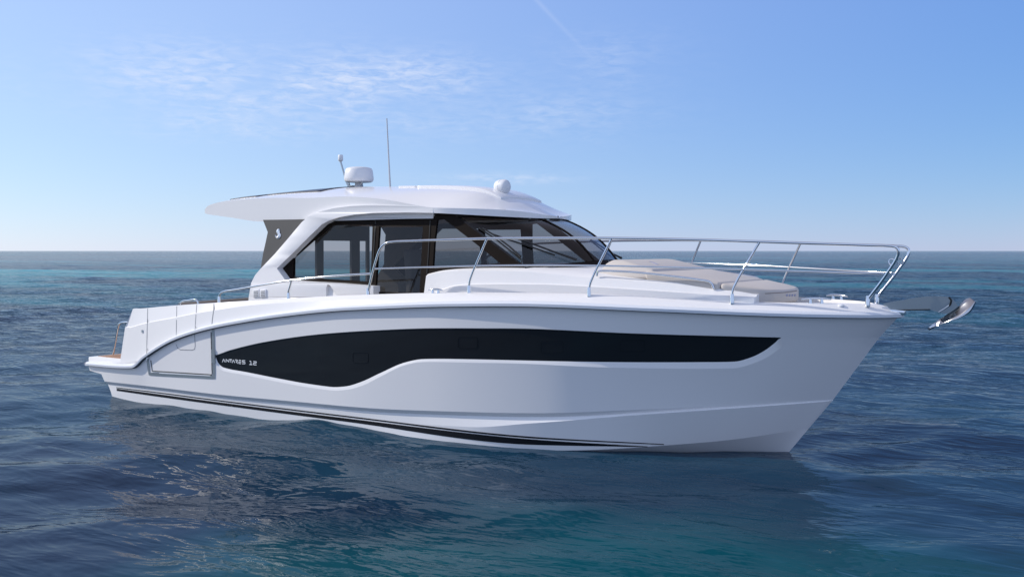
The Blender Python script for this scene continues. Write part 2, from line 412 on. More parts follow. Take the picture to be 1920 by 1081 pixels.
# ------------------------------------------------------------------ yacht: hull lines
YACHT = empty('motor_yacht', 'white cabin cruiser with dark hull window and steel bow rails on calm blue sea', 'yacht')
bR = Pchip([(-.45, 1.74), (1, 1.83), (3, 1.9), (5, 1.91), (6.5, 1.86), (8, 1.68), (9.2, 1.36), (10.2, .96), (10.9, .58), (11.3, .3), (11.48, .12), (11.55, .0)])
bK = Pchip([(-.1, 1.74), (1, 1.79), (3, 1.84), (5, 1.83), (6.5, 1.73), (8, 1.47), (9.2, 1.02), (10, .6), (10.5, .27), (10.86, 0)])
bCh = Pchip([(.2, 1.70), (3, 1.75), (5.7, 1.75), (7, 1.62), (7.8, 1.43), (8.3, 1.27), (9.2, .84), (10, .4), (10.6, 0)])
PX0 = [(163, 684), (252, 689), (274, 671), (331, 637), (398, 616), (460, 604), (525, 594), (640, 582), (700, 579), (850, 574), (1000, 574), (1225, 583), (1450, 592), (1600, 595)]
PX5 = [(193, 714), (300, 726), (400, 738), (550, 752), (700, 765), (850, 771), (1000, 774), (1187, 768), (1375, 759), (1500, 752)]
PX1 = [(169, 692), (330, 668), (403, 665), (431, 656), (494, 641), (600, 626), (700, 619), (806, 615), (900, 615), (1000, 616), (1187, 624.5), (1375, 630), (1465, 632), (1560, 632), (1615, 632)]
PX3 = [(169, 694), (330, 676), (403, 666.5), (408, 680), (419, 689), (462, 697.5), (525, 710), (575, 719), (619, 725), (647, 724), (675, 716), (712, 699), (759, 679), (791, 673), (869, 673), (1000, 676), (1187, 679), (1300, 679), (1375, 678), (1405, 670.6), (1431, 658), (1450, 644), (1464, 633.5), (1560, 634), (1615, 634)]
PX4 = [(189, 701), (330, 690), (403, 671), (408, 686), (417, 694), (462, 703), (525, 716), (575, 725), (619, 731), (650, 730), (680, 722), (714, 705), (759, 684), (791, 678), (869, 679), (1000, 682), (1124, 688), (1225, 690), (1375, 690), (1409, 682), (1439, 669), (1465, 651), (1490, 636), (1560, 640), (1615, 644)]
STEM = [at_y(u, v, 0) for u, v in ((1684, 594), (1649, 632), (1600, 697), (1562, 749), (1517, 802), (1476, 843))]
xst = Pchip([(p.z, p.x) for p in STEM]+[(-.3, 10.0)])
def zrow(px, b, end=None):
    P = [on(u, v, b) for u, v in px]; L_ = [(p.x, p.z) for p in P]
    if end: L_ = [q for q in L_ if q[0] < end[0]-.02]+[end]
    return Pchip(L_)
zR = zrow(PX0, lambda x, z: bR(x), (11.55, STEM[0].z)); zK = zrow(PX5, lambda x, z: bK(x), (STEM[3].x, STEM[3].z))
def side(x, z):
    """half-breadth of the topsides at x, z"""
    xs = xst(z); f = clamp((z-zK(x))/max(zR(x)-zK(x), .05))
    if x >= xs: return 0.
    w = clamp((x-6)/4); sk = lerp(1, 10.86/xs, w); sr = lerp(1, 11.55/xs, w)
    return lerp(bK(x*sk), bR(x*sr), f)
def endz(v): 
    p = at_y(*((lambda q: (q, v))(np.interp(v, [594, 632, 697, 749], [1684, 1649, 1600, 1562]))), 0); return (p.x, p.z)
z1 = zrow(PX1, side, endz(632)); z3 = zrow(PX3, side, endz(636)); z4 = zrow(PX4, side, endz(650))
stations = sorted(set(list(np.linspace(-.43, 3, 60))+list(np.linspace(3, 8, 90))+list(np.linspace(8, 11.55, 110))))
XA = [on(403, 666, side).x, on(1464, 633, side).x]      # ends of the long window
XSH = endz(640)[0]
def xmap(t, xs, xe, shared=False):
    if t < 1.5: return t+(xs+.43)*((1.5-t)/1.93)**2
    if t > 6:
        e = XSH if shared else xe
        x = t+(e-11.55)*((t-6)/5.55)**2
        if shared and t > TIP:
            q = (t-TIP)/(11.55-TIP); x += (xe-e)*q*q*(3-2*q)
        return x
    return t
TIP = 99
def tinv(X):
    a, b = 0., 11.55
    for _ in range(60):
        m = .5*(a+b)
        if xmap(m, -.37, 0, True) < X: a = m
        else: b = m
    return a
TA = tinv(XA[0]); TB = tinv(XA[1]); TIP = TB
stations = sorted(set(stations+[TA, TB]+list(np.linspace(TA, TA+.25, 18))))
def row(zf, b, xs, xe, shared=False, dy=0):
    out = []
    for t in stations:
        x = xmap(t, xs, xe, shared); z = zf(x); y = b(x, z)-dy
        out.append(Vector((x, -max(y, 0.0) if t < stations[-1] else 0.0, z)))
    return out
xw = on(1490, 636, side).x
rec = lambda x: lerp(.012, .032, clamp((x-7.5)/2.2))*clamp((x-XA[0])/.06)*clamp((XA[1]-x)/.05)
r0 = row(zR, lambda x, z: bR(x), -.40, 11.55)
r1 = row(z1, side, -.37, endz(632)[0], True)
r2 = row(lambda x: z1(x)-.004, lambda x, z: side(x, z)-rec(x), -.37, endz(633)[0], True)
r3 = row(lambda x: min(z3(x), z1(x)-.006), lambda x, z: side(x, z)-rec(x), -.37, endz(636)[0], True)
r4 = row(lambda x: min(z4(x), z1(x)-.012), side, -.04, endz(650)[0], True)
r5 = row(zK, lambda x, z: bK(x), .03, STEM[3].x)
tap = lambda x: clamp((10.8-x)/2.2)
r6 = row(lambda x: zK(x)-.05*lerp(.25, 1, tap(x)), lambda x, z: bK(x)-.042*tap(x), .06, STEM[3].x-.005)
zC = Pchip([(.2, -.14), (5, -.10), (7.3, -.05), (8.3, .0), (9.26, .088), (9.8, .15), (STEM[4].x, STEM[4].z)])
z7 = zrow([(205, 735), (400, 757), (700, 786), (880, 799), (1000, 792), (1187, 777), (1300, 769), (1400, 762)], lambda x, z: bK(x)-.05, (STEM[3].x-.01, STEM[3].z-.012))
def b7(x, z):
    a, c = zK(x)-.05, zC(min(x, STEM[4].x)); f = clamp((z-c)/max(a-c, .02))
    return lerp(bCh(x), bK(x)-.042*tap(x), f)+.035*clamp((x-6.2)/1.2)*clamp((10.9-x)/1.2)
r7 = row(z7, b7, .14, STEM[3].x-.01)
r8 = row(zC, lambda x, z: bCh(x), .22, STEM[4].x)
zKe = Pchip([(.25, -.62), (6, -.72), (9, -.5), (10.0, -.22), (10.36, -.02)])
r9 = row(zKe, lambda x, z: .02*clamp((10-x)), .3, 10.36)
for k in range(len(r9)):      # forefoot follows the stem
    pass
r45 = [Vector((a.x*.5+b.x*.5, -side(.5*a.x+.5*b.x, .5*a.z+.5*b.z), .5*a.z+.5*b.z)) for a, b in zip(r4, r5)]
def build_hull():
    n = len(stations); V = []; F = []
    groups = [[r0, r1], [r1, r2], [r3, r4], [r4, r45, r5], [r5, r6], [r6, r7], [r7, r8], [r8, r9]]
    for g in groups:
        k = len(V); v, f = loft(g); V += v
        F += [tuple(k+i for i in q) for q in f]
    # skin aft and ahead of the window
    k = len(V); v, f = loft([r2, r3]); V += v
    ia = max(i for i, t in enumerate(stations) if t <= TA+1e-6); ib = min(i for i, t in enumerate(stations) if t >= TB-1e-6)
    F += [tuple(k+i for i in q) for j, q in enumerate(f) if j < ia or j >= ib]
    V, F = sym(V, F)
    # transom
    col = [r[0] for r in (r0, r1, r2, r3, r4, r5, r6, r7, r8, r9)]; k = len(V)
    for p in col: V += [p, Vector((p.x, -p.y, p.z))]
    F += [(k+2*i, k+2*i+1, k+2*i+3, k+2*i+2) for i in range(len(col)-1)]
    hull = obj('hull', V, F, GEL, YACHT, 179, weld=False)
    g = [r2[ia:ib+1], r3[ia:ib+1]]; mid = [a.lerp(b, .5) for a, b in zip(*g)]
    for i, p in enumerate(mid): p.y = -(side(p.x, p.z)-rec(p.x))
    v, f = loft([g[0], mid, g[1]])
    win = obj('hull_window', v, f, HULLG, YACHT, 40)
    return hull, win
hull, hwin = build_hull()
T_hull = bvh_of(hull, hwin)
# portholes and lettering on the long window
def rrect(c, w, h, r=4, tilt=0.0, k=4):
    out = []
    for sx, sy, a0 in ((1, 1, 0), (-1, 1, 90), (-1, -1, 180), (1, -1, 270)):
        for i in range(k+1):
            a = math.radians(a0+90*i/k); x = sx*(w/2-r)+r*math.cos(a); y = sy*(h/2-r)+r*math.sin(a); out.append((c[0]+x, c[1]+y+tilt*x))
    return out+[out[0]]
PORTM = mat('porthole_rim', (.012, .014, .016), .11, spec=.45)
for c, w, h in (((676, 670), 29, 19), ((877, 642), 36, 21), ((1035, 650), 41, 22), ((1186, 648), 45, 21)):
    strip('porthole', rrect(c, w, h), .010, T_hull, PORTM, hwin, .0035, 4)
def letters():
    zx = lambda p: (400+p[0]/18.02, 640+p[1]/18.02)
    st = [[(312, 690), (352, 585), (403, 693)], [(436, 693), (434, 592), (532, 690), (534, 592)], [(548, 600), (638, 606)], [(592, 606), (597, 700)],
          [(640, 715), (680, 615), (733, 718)], [(742, 614), (822, 622), (826, 664), (768, 666), (830, 733)], [(868, 625), (945, 632)], [(868, 678), (945, 684)], [(866, 678), (866, 735), (945, 740)],
          [(1080, 640), (985, 634), (982, 680), (1076, 692), (1074, 746), (980, 742)], [(1230, 660), (1276, 662), (1276, 773)], [(1226, 770), (1325, 776)],
          [(1360, 670), (1460, 676), (1460, 716), (1362, 724), (1360, 777), (1466, 786)]]
    for part in (st[:10], st[10:]):
      V = []; F = []
      for s in [q for l in part for q in zip(l, l[1:])]:
          o = strip('s', [zx(p) for p in s], .0105, T_hull, LETTER, None, .004, 1.2)
          k = len(V); V += [v.co.copy() for v in o.data.vertices]; F += [tuple(k+i for i in p.vertices) for p in o.data.polygons]
          me = o.data; bpy.data.objects.remove(o); bpy.data.meshes.remove(me)
      obj('lettering', V, F, LETTER, hwin, 40)
letters()
hwin_port = mirror(hwin, YACHT)
for ch in list(hwin_port.children):
    if ch.name.startswith('lettering'): bpy.data.objects.remove(ch)
# boot stripes
zs = lambda pts: [(140+x/3.84, 520+y/3.84) for x, y in pts]
T_side = bvh_of(hull)
def stripe(top, bot, name):
    tp, bt = Pchip(top), Pchip(bot); us = np.linspace(top[0][0], top[-1][0], 140); V = []; F = []; k = 0
    for u in us:
        a, b = hit(u, tp(u), T_side), hit(u, max(bt(u), tp(u)+.3), T_side)
        if a and b: V += [a[0]+a[1]*.003, b[0]+b[1]*.003]; k += 1
    F = [(2*i, 2*i+1, 2*i+3, 2*i+2) for i in range(k-1)]
    both(obj(name, V, F, BLACKS, YACHT, 40))
stripe([(218, 725.2), (300, 735), (400, 748), (640, 777.5), (1000, 818), (1245, 831.5)], [(218, 726.6), (300, 736.8), (400, 750), (640, 780), (1000, 821), (1245, 833)], 'pinstripe')
stripe([(219, 727.8), (300, 738.6), (400, 752), (640, 782.2), (1000, 823), (1214, 836)], [(220, 732), (300, 743.5), (400, 757), (640, 788.5), (1000, 833), (1214, 837)], 'boot_stripe')

# rub rail, bulwark, decks
def off_row(r, dz, out):
    return [Vector((p.x, min(p.y-out, 0) if i < len(r)-1 else 0, p.z+dz)) for i, p in enumerate(r)]
def rail_rows():
    R_ = []
    for dz, out in ((-.009, .0), (-.009, .028), (.0, .034), (.0, .056), (.032, .060), (.054, .036), (.062, .0), (.062, -.04)):
        rr = []
        for i, p in enumerate(r0):
            q = r0[max(i-1, 0)]; w = r0[min(i+1, len(r0)-1)]; t = Vector((w.x-q.x, w.y-q.y, 0)).normalized(); nrm = Vector((t.y, -t.x, 0))
            if nrm.y > 0 and p.y > -1e-3 or i == len(r0)-1: nrm = Vector((1, 0, 0))
            s = Vector((p.x, p.y, p.z+dz))+nrm*out
            s.y = min(s.y, 0.0) if i < len(r0)-1 else 0.0
            rr.append(s)
        R_.append(rr)
    return R_
RR = rail_rows()
v, f = loft(RR[2:]); v, f = sym(v, f)
k = len(v); sec = [r[0] for r in RR[2:]]
for p in sec: v += [p+Vector((-.03, 0, 0)), Vector((p.x-.03, -p.y, p.z))]
f += [(k+2*i, k+2*i+1, k+2*i+3, k+2*i+2) for i in range(len(sec)-1)]
rub = obj('rub_rail', v, f, RAILW, YACHT, 22)
v, f = loft(RR[:3]); v, f = sym(v, f); rail_shade = obj('rail_shadow_line', v, f, GASKET_SHADE, rub, 40)  # dark row painted in as the thin shadow line under the rail

bB2 = Pchip([(.6, 1.72), (3, 1.81), (5, 1.81), (6.5, 1.735), (8, 1.51), (9.2, 1.18), (10.2, .78), (10.9, .42), (11.2, .22), (11.36, 0)])
PXB2 = [(257, 579), (330, 572.5), (400, 568), (465, 564), (550, 559), (640, 554), (700, 552), (800, 549.5), (925, 549), (1080, 551), (1180, 555.5), (1288, 562), (1422, 567), (1480, 568), (1584, 569)]
PXB1 = [(244, 614), (277, 605), (330, 595), (369, 587), (400, 582), (473, 572), (560, 566), (640, 562.5), (700, 561), (925, 558), (1080, 562), (1288, 573), (1422, 577), (1584, 580)]
lastB = at_y(1656, 571, 0)
zB2 = zrow(PXB2, lambda x, z: bB2(x), (11.36, lastB.z))
bB1 = lambda x, z=0: lerp(bR(x), bB2(x), .35)-.0
zB1 = zrow(PXB1, bB1, (11.48, zR(11.55)+.1))
X0 = [.52, .60, .72]
bst = list(np.linspace(0, .3, 50))+list(np.linspace(.3, 1, 150))[1:]
def brow(zf, b, xs, xe, dy=0, dz=0):
    out = []
    for t in bst:
        x = xs+(xe-xs)*t; y = b(x)-dy; out.append(Vector((x, -max(y, 0) if t < 1 else 0, zf(x)+dz)))
    return out
deckz = lambda x: .78 if x < 3.0 else zB2(x)-.2
B0 = brow(lambda x: max(zR(x)+.058, .56), lambda x: bR(x)-.004, .50, 11.53)
B1 = brow(zB1, bB1, .60, 11.46)
B1b = brow(lambda x: zB1(x)+.012, lambda x: bB1(x)-.016, .602, 11.455)
B2 = brow(zB2, bB2, .72, 11.36)
B3 = brow(zB2, bB2, .73, 11.30, .05, .004)
B4 = brow(lambda x: deckz(x), bB2, .80, 11.22, .075)
v, f = loft([B0, B1, B1b, B2, B3, B4]); v, f = sym(v, f)
bulw = obj('bulwark', v, f, GEL, YACHT, 24)
# aft ends of the bulwark (solid wings) and transom wall
def wing():
    V = [B0[0], B1[0], B2[0]]; V += [Vector((p.x+.02*i, p.y+.30+.06*i, p.z)) for i, p in enumerate(V)]
    F = [(0, 1, 4, 3), (1, 2, 5, 4), (3, 4, 5)]
    V += [Vector((2.9, -1.40, .78)), Vector((2.9, -1.36, 1.40))]
    F += [(3, 5, 7, 6)]
    o = obj('bulwark_end', V, F, GEL, YACHT, 30); both(o)
wing()
V = []; F = []
rowd = [Vector((p.x, p.y, p.z)) for p in B4]; rowc = [Vector((p.x, 0, p.z+.01)) for p in B4]
v, f = loft([rowd, rowc]); v, f = sym(v, f); deck = obj('deck', v, f, CREAM, YACHT)
box('transom_seat', (.85, -1.2, .6), (1.35, 1.35, 1.2), GEL, YACHT, .04, 3)
box('transom_wall', (.62, -1.15, .52), (.84, 1.6, 1.28), GEL, YACHT, .03, 3)

# swim platform
pz = at_y(166, 668.5, -1.74).z
plat = box('swim_platform', (-.40, -1.745, .495), (1.3, 1.745, pz), GEL, YACHT, .012, 2)
box('teak_deck', (-.33, -1.62, pz-.01), (.62, 1.62, pz+.006), TEAK, plat, .002, 1)

# details on the quarter
T_q = bvh_of(hull, bulw, rub)
tdoor = strip('terrace_door', [(277, 672), (280.5, 700), (402, 706.5), (400, 618)], .050, T_hull, TRIM, YACHT, .008, 8)
strip('door_gasket', [(283, 675), (285.5, 695), (398, 702), (396, 622)], .014, T_hull, GASKET_SHADE, tdoor, .006, 8)
strip('latch_bar', [(300, 698.6), (396, 703.6)], .010, T_hull, LETTER, tdoor, .014, 8)
strip('hinge', [(401, 655), (401.5, 680)], .07, T_hull, TRIM, tdoor, .018, 6)
strip('hinge', [(275.5, 669), (279, 673)], .05, T_hull, LETTER, tdoor, .03, 2)
both(tdoor)
sg = strip('bulwark_seam', [(277, 577.8), (276, 615), (275, 662)], .011, T_q, SEAM, YACHT, .0025, 8); both(sg)
sg = strip('bulwark_seam', [(401, 569), (400.5, 582), (398, 600), (397.5, 607)], .013, T_q, SEAM, YACHT, .0025, 8); both(sg)
gate = strip('boarding_gate', [(331.5, 573.5), (331, 600), (330.5, 628), (330.3, 645), (333, 652), (338, 655), (360, 656), (365, 654), (366, 648), (365, 625), (367.5, 590), (369, 570.5)], .009, T_q, SEAM, YACHT, .0025, 6)
strip('gate_latch', [(267.3, 618), (267.3, 623)], .03, T_q, TRIM, gate, .012, 2)
gy = -(bB2(1.5)-.03)
gl = [on(u, v, lambda x, z: bB2(x)-.03) for u, v in ((337.5, 574), (338.5, 568), (344, 564), (352, 563), (365, 561.2), (369, 563), (371.5, 568), (372.5, 573))]
tube('gate_handle', curve3(gl, 5), .014, STEEL, gate)
both(gate)
pr = [at_y(u, v, -1.48) for u, v in ((212, 664), (216, 642), (221, 614), (223.5, 607), (229, 604.5), (245, 604), (262, 604))]
tube('platform_rail', curve3(pr, 6), .016, STEEL, YACHT)

# ------------------------------------------------------------------ cabin
wc = Pchip([(1.5, 1.42), (4.5, 1.42), (6, 1.35), (7, 1.24), (8, 1.10)])
cab = lambda x, z: wc(x)-.11*(z-1.7)
INNER = [(807, 399), (760, 398.2), (700, 399), (665, 402), (637, 407), (618, 413), (604, 420), (582, 441), (549, 474), (519, 503), (535, 525)]
OUTER = [(465, 570), (466.5, 556), (471, 530), (478, 516), (489, 503), (515, 476), (540, 447), (566, 416), (578, 406), (595, 398), (626, 390), (660, 386), (693, 384.3), (740, 385), (790, 387.6), (812, 389)]
csid = plate('cabin_side', OUTER+[(812, 399)]+INNER+[(571, 527.2), (637, 531), (700, 536), (700, 560), (600, 562), (480, 570)], [[(611, 556), (611.5, 540), (614, 532.8), (618, 534), (623, 541), (628, 549), (632, 556)]], cab, .14, GEL, YACHT, .065, .016, 10)
plate('cabin_lining', [(478, 560), (480, 530), (500, 500), (540, 452), (570, 420), (600, 404), (640, 396), (800, 396)]+[(p[0], p[1]+1) for p in INNER]+[(571, 528.5), (637, 532.5), (699, 537.5), (699, 558)], [], cab, .01, mat('cabin_trim', (.07, .068, .068), .6), csid, -.082, 0, 14)
for u in (479.5, 492.5):
    vn = plate('vent', [(u-5.6, 543), (u+5.6, 542.2), (u+5.6, 556.5), (u-5.6, 557.3)], [], cab, .02, PLASTIC, csid, .083, .003)
    for k in range(4):
        vv = 545.4+3*k; plate('louvre', [(u-4, vv), (u+4, vv-.5), (u+4, vv+1.1), (u-4, vv+1.6)], [], cab, .01, SEAM, vn, .0855)
plate('lower_molding', [(523, 533), (560, 537), (600, 541), (612, 542), (612, 546), (600, 545), (560, 541), (523, 536)], [], cab, .02, GEL, csid, .062, .004) if False else None
plate('step_recess', [(611, 556), (611.5, 540), (614, 532.5), (618, 534), (623, 541), (628, 549), (632, 556)], [], cab, .03, GEL, csid, .02)
both(csid)
frame_outer = [(517, 503), (549, 472), (582, 439), (604, 418), (624, 411), (690, 409), (760, 408), (812, 407), (822, 398), (853, 401), (880, 421), (907, 442), (940, 466), (970, 490), (990, 506), (975, 509), (900, 508), (850, 509), (820, 512), (801, 517), (799.5, 556), (700, 556), (700, 536), (637, 531), (571, 528), (533, 526)]
pane1 = [(549, 519), (550, 483), (585, 452), (621.5, 422), (698.5, 421.5), (696.8, 475), (695, 528)]
paned = [(711, 424.4), (793, 423.7), (790, 485), (787, 548.8), (703.5, 546.5), (707, 485)]
pane2 = [(819.5, 412), (832, 410.5), (872, 441), (910, 471), (938, 493.5), (880, 498), (811, 503), (814, 455)]
wf = plate('window_frame', frame_outer, [pane1, paned, pane2], cab, .04, BLACKF, YACHT, -.045, 0, 14)
for nm, p in (('side_pane', pane1), ('door_pane', paned), ('quarter_pane', pane2)):
    plate(nm, p, [], cab, .008, GLASS, wf, -.065, 0, 14, False)
for px, w in (([(704.5, 414), (700.5, 480), (698.5, 552)], .012), ([(807, 413), (803, 480), (800.5, 514)], .012)):
    T_wf = bvh_of(wf); strip('door_seam', px, w, T_wf, BLACKR, wf, .006, 12)
both(wf)
fas = plate('eave_fascia', [(600, 416), (637, 404), (700, 396), (760, 395), (813, 396), (812, 409.2), (807, 409.5), (760, 410), (690, 412), (626, 414), (606, 421)], [], cab, .03, GEL, YACHT, -.038, 0, 12); both(fas)

# roof
wv = Pchip([(1.8, 1.27), (3, 1.285), (4.5, 1.295), (5.2, 1.31), (6, 1.27), (6.5, 1.17), (6.9, .97), (7.11, .72), (7.25, .4), (7.32, 0)])
offv = lambda x: .03*clamp((x-5.75)/.35)
def rrow(pts, xs, xe, tip=None):
    P = []
    for p in pts:
        q = at_y(*p) if len(p) == 3 else on(p[0], p[1], lambda x, z: wv(x)+(offv(x) if x < 6.2 else .03*clamp((7.4-x)/1.2)))
        P.append(q)
    if tip: P.append(Vector(tip))
    zf = Pchip([(p.x, p.z) for p in P]); yf = Pchip([(p.x, p.y) for p in P]); out = []
    for t in rst:
        x = xs+(xe-xs)*t; out.append((x, yf(x), zf(x)))
    return out
rst = list(np.linspace(0, .06, 8))+list(np.linspace(.06, .8, 60))[1:]+list(np.linspace(.8, 1, 50))[1:]
E0 = [(384, 401), (410, 404.5), (444, 409.5), (465, 413), (482, 415), (520, 415.3), (566, 415), (600, 411), (650, 404), (700, 399), (760, 398.2), (807, 399), (860, 401.5), (925, 405), (975, 407.5), (1010, 409)]
E1 = [(384.2, 391.5), (388, 387), (398, 382.5), (412, 379), (438, 375.2), (475, 372.3), (515, 370.7), (580, 371), (634, 368.5), (688, 370.3), (729, 375), (770, 382.5), (812, 389), (870, 390.5), (925, 392.2), (985, 397), (1025, 403), (1048, 407)]
CEN = [(391, 385, -1.15), (404, 379.5, -1.05), (449, 372, -.9), (515, 364.5, -.8), (582, 357.5, -.7), (649, 352.3, -.6), (715, 350.8, -.5), (770, 351, -.3)]
CP = [(lambda p: (p.x, p.z+.045*(p.y/.65)**2))(at_y(*c)) for c in CEN]
tipz = at_y(1066, 409.5, .25).z
XR = on(384, 397, lambda x, z: wv(x)).x
e0 = rrow(E0, XR, 7.32, (7.32, 0, tipz-.006)); e1 = rrow(E1, XR, 7.33, (7.33, 0, tipz))
cenz = Pchip([q for q in CP if q[0] < 5.2]+[(5.5, 3.197), (6.0, 3.165), (6.42, 3.118), (6.6, 3.068), (6.75, 3.0), (6.91, 2.925), (7.05, 2.85), (7.17, 2.795), (7.31, tipz+.004)])
def build_roof():
    rows = []; V3 = lambda p: Vector(p)
    a0 = [V3(p) for p in e0]; a1 = [V3(p) for p in e1]
    cx = [XR+.03+(7.315-XR-.03)*t for t in rst]
    cen = [Vector((x, 0, cenz(x))) for x in cx]
    a2 = [Vector((x, -.5*wv(x), cenz(x)-.045*(wv(x)/1.29)**2)) for x in cx]
    a1[-1].y = 0; a2[-1] = a1[-1]+Vector((-.01, 0, .002)); cen[-1] = a2[-1].copy(); a0[-1].y = 0
    for i, t in enumerate(rst):      # rounded trailing edge
        if t < .03:
            q = math.sqrt(1-(1-t/.03)**2); zm = .55*a1[i].z+.45*a0[i].z
            for a, f in ((a0, .8), (a1, .8), (a2, .25), (cen, .25)): a[i].z = zm+(a[i].z-zm)*lerp(f, 1, q) if a in (a0, a1) else lerp(a1[i].z+.06*(.3+.7*q), a[i].z, q)
    und = [Vector((p.x, p.y*.93, p.z+.004)) for i, p in enumerate(a0)]
    top = []
    for k in range(0, 13):
        s = k/12; l0 = (s-.5)*(s-1)*2; l1 = -4*s*(s-1); l2 = 2*s*(s-.5)
        top.append([p*l0+q*l1+r*l2 for p, q, r in zip(a1, a2, cen)])
    undc = [Vector((p.x, 0, p.z+.03)) for p in und]
    lip = [p.lerp(q, .08)+Vector((0, 0, -.002)) for p, q in zip(a0, a1)]
    rows = [undc, und, a0, lip]+top
    for r in rows:
        for i, p in enumerate(r): p.y = min(p.y, 0)
    v, f = loft(rows); v, f = sym(v, f)
    col = [r[0] for r in rows]; k = len(v)
    for p in col: v += [p, Vector((p.x, -p.y, p.z))]
    f += [(k+2*i, k+2*i+1, k+2*i+3, k+2*i+2) for i in range(1, len(col)-1)]
    return obj('roof', v, f, GELR, YACHT, 26), cen, a2, a0
roof, rc, ra2, ra0 = build_roof()
T_roof = bvh_of(roof)
def roofz(x, y):
    p, n, i, d = T_roof.ray_cast(Vector((x, y, 6)), Vector((0, 0, -1))); return p.z if p else 3.0
def roof_patch(name, x0, x1, y0, y1, h, m, nx=16, ny=10, par=None):
    xs = np.linspace(x0, x1, nx); ys = np.linspace(y0, y1, ny); T = []; 
    top = [Vector((x, y, roofz(x, y)+h)) for x in xs for y in ys]; bot = [Vector((p.x, p.y, p.z-h-.01)) for p in top]
    V = top+bot; n = nx*ny; F = []
    for i in range(nx-1):
        for j in range(ny-1):
            a = i*ny+j; F += [(a, a+1, a+ny+1, a+ny), (n+a, n+a+ny, n+a+ny+1, n+a+1)]
    per = [i*ny for i in range(nx)]+[(nx-1)*ny+j for j in range(1, ny)]+[i*ny+ny-1 for i in range(nx-2, -1, -1)]+[j for j in range(ny-2, 0, -1)]
    for a, b in zip(per, per[1:]+per[:1]): F.append((a, b, n+b, n+a))
    return obj(name, V, F, m, par or roof, 30, .008)
roof_patch('solar_panel', 2.15, 2.75, -1.06, 1.06, .012, SOLAR)
roof_patch('solar_panel', 2.8, 3.9, -.92, .92, .014, SOLAR)
roof_patch('sunroof', 5.35, 6.75, -.52, .52, .028, GELR)
roof_patch('sunroof_track', 5.0, 5.3, -.5, .5, .022, GELR)
# headliner under the roof, over the saloon
hl = [[Vector((p.x, p.y*.9, p.z+.0)) for p in ra0 if 3.2 < p.x < 7.1], [Vector((p.x, 0, p.z+.02)) for p in ra0 if 3.2 < p.x < 7.1]]
v, f = loft([[p+Vector((0, 0, -.03)) for p in r] for r in hl]); v, f = sym(v, f); obj('headliner', v, f, WOOD, YACHT)
# charcoal wing panel carrying the roof, with its chrome emblem
wp = plate('roof_support', [(493, 412), (502, 435), (498, 454), (493, 476), (488.5, 505), (515, 482), (545, 450), (572, 415), (572, 411)], [], cab, .05, GREYP, YACHT, .0, .004, 10)
T_wp = bvh_of(wp)
def emblem():
    zx = lambda p: (490+p[0]/21.61, 410+p[1]/21.61)
    cl = [(728, 408, 4), (712, 430, 34), (696, 470, 56), (682, 520, 58), (690, 565, 52), (712, 605, 52), (734, 645, 58), (732, 690, 60), (708, 735, 60), (672, 762, 54), (632, 748, 42), (604, 715, 26), (592, 672, 10), (588, 655, 3)]
    cl = smooth_px(cl, 4); V = []; F = []; k = 0
    for i, (x, y, w) in enumerate(cl):
        a, b = cl[max(i-1, 0)], cl[min(i+1, len(cl)-1)]; tx, ty = b[0]-a[0], b[1]-a[1]; l = math.hypot(tx, ty); nx, ny = -ty/l*w, tx/l*w
        A, B, M_ = hit(*zx((x+nx, y+ny)), T_wp), hit(*zx((x-nx, y-ny)), T_wp), hit(*zx((x, y)), T_wp)
        V += [A[0], A[0]+A[1]*.006, M_[0]+M_[1]*.016, B[0]+B[1]*.006, B[0]]; k += 1
    F = [(5*i+j, 5*i+j+1, 5*i+6+j, 5*i+5+j) for i in range(k-1) for j in range(4)]
    n = len(V)      # snout
    for p in ((700, 500), (752, 500), (766, 552), (745, 560), (728, 538), (706, 545)): h = hit(*zx(p), T_wp); V.append(h[0]+h[1]*.010)
    F.append(tuple(range(n, n+6)))
    return obj('emblem', V, F, mat('chrome_emblem', (.85, .88, .92), .3, .6), wp, 30)
emblem(); both(wp)

# windshield
ct = on(852, 403, lambda x, z: cab(x, z)-.03); cb = on(984, 501, lambda x, z: cab(x, z)-.03)
def wscurve(c, xm, zm, n=24, p=2.3):
    return [Vector((c.x+(xm-c.x)*(1-(1-i/n)**p), c.y*(1-i/n), lerp(c.z, zm, 1-(1-i/n)**1.6))) for i in range(n+1)]
top = wscurve(ct, 7.12, 2.775, p=2.2); bot = wscurve(cb, 8.05, 2.185, p=2.4)
bow_ = lambda a, b, t: a.lerp(b, t)+Vector((.10*math.sin(math.pi*t), 0, .05*math.sin(math.pi*t)))*clamp((-a.y+b.y+.0)*0+(1-abs(a.y/ct.y))*3)
rows = [[bow_(a, b, t) for a, b in zip(top, bot)] for t in np.linspace(0, 1, 13)]
v, f = loft(rows); v, f = sym(v, f); ws = obj('windshield', v, f, WGLASS, YACHT, 60)
T_ws = bvh_of(ws)
sill = [[p.copy() for p in bot], [p+Vector((.02, -.015, -.03)) for p in bot], [p+Vector((.03, -.02, -.16)) for p in bot]]
for r in sill:
    for p in r: p.y = min(p.y, 0)
v, f = loft([[p+(q-p)*.05 for p, q in zip(bot, rows[-2])]]+sill); v, f = sym(v, f); obj('windshield_sill', v, f, BLACKF, ws)
header = [[p+Vector((.015, -.01, .03)) for p in top], [bow_(a, b, .06)+Vector((.008, -.006, .006)) for a, b in zip(top, bot)]]
for r in header:
    for p in r: p.y = min(p.y, 0)
v, f = loft(header); v, f = sym(v, f); obj('windshield_header', v, f, BLACKF, ws)
mull = [(r[-1], r[-1]) for r in rows]
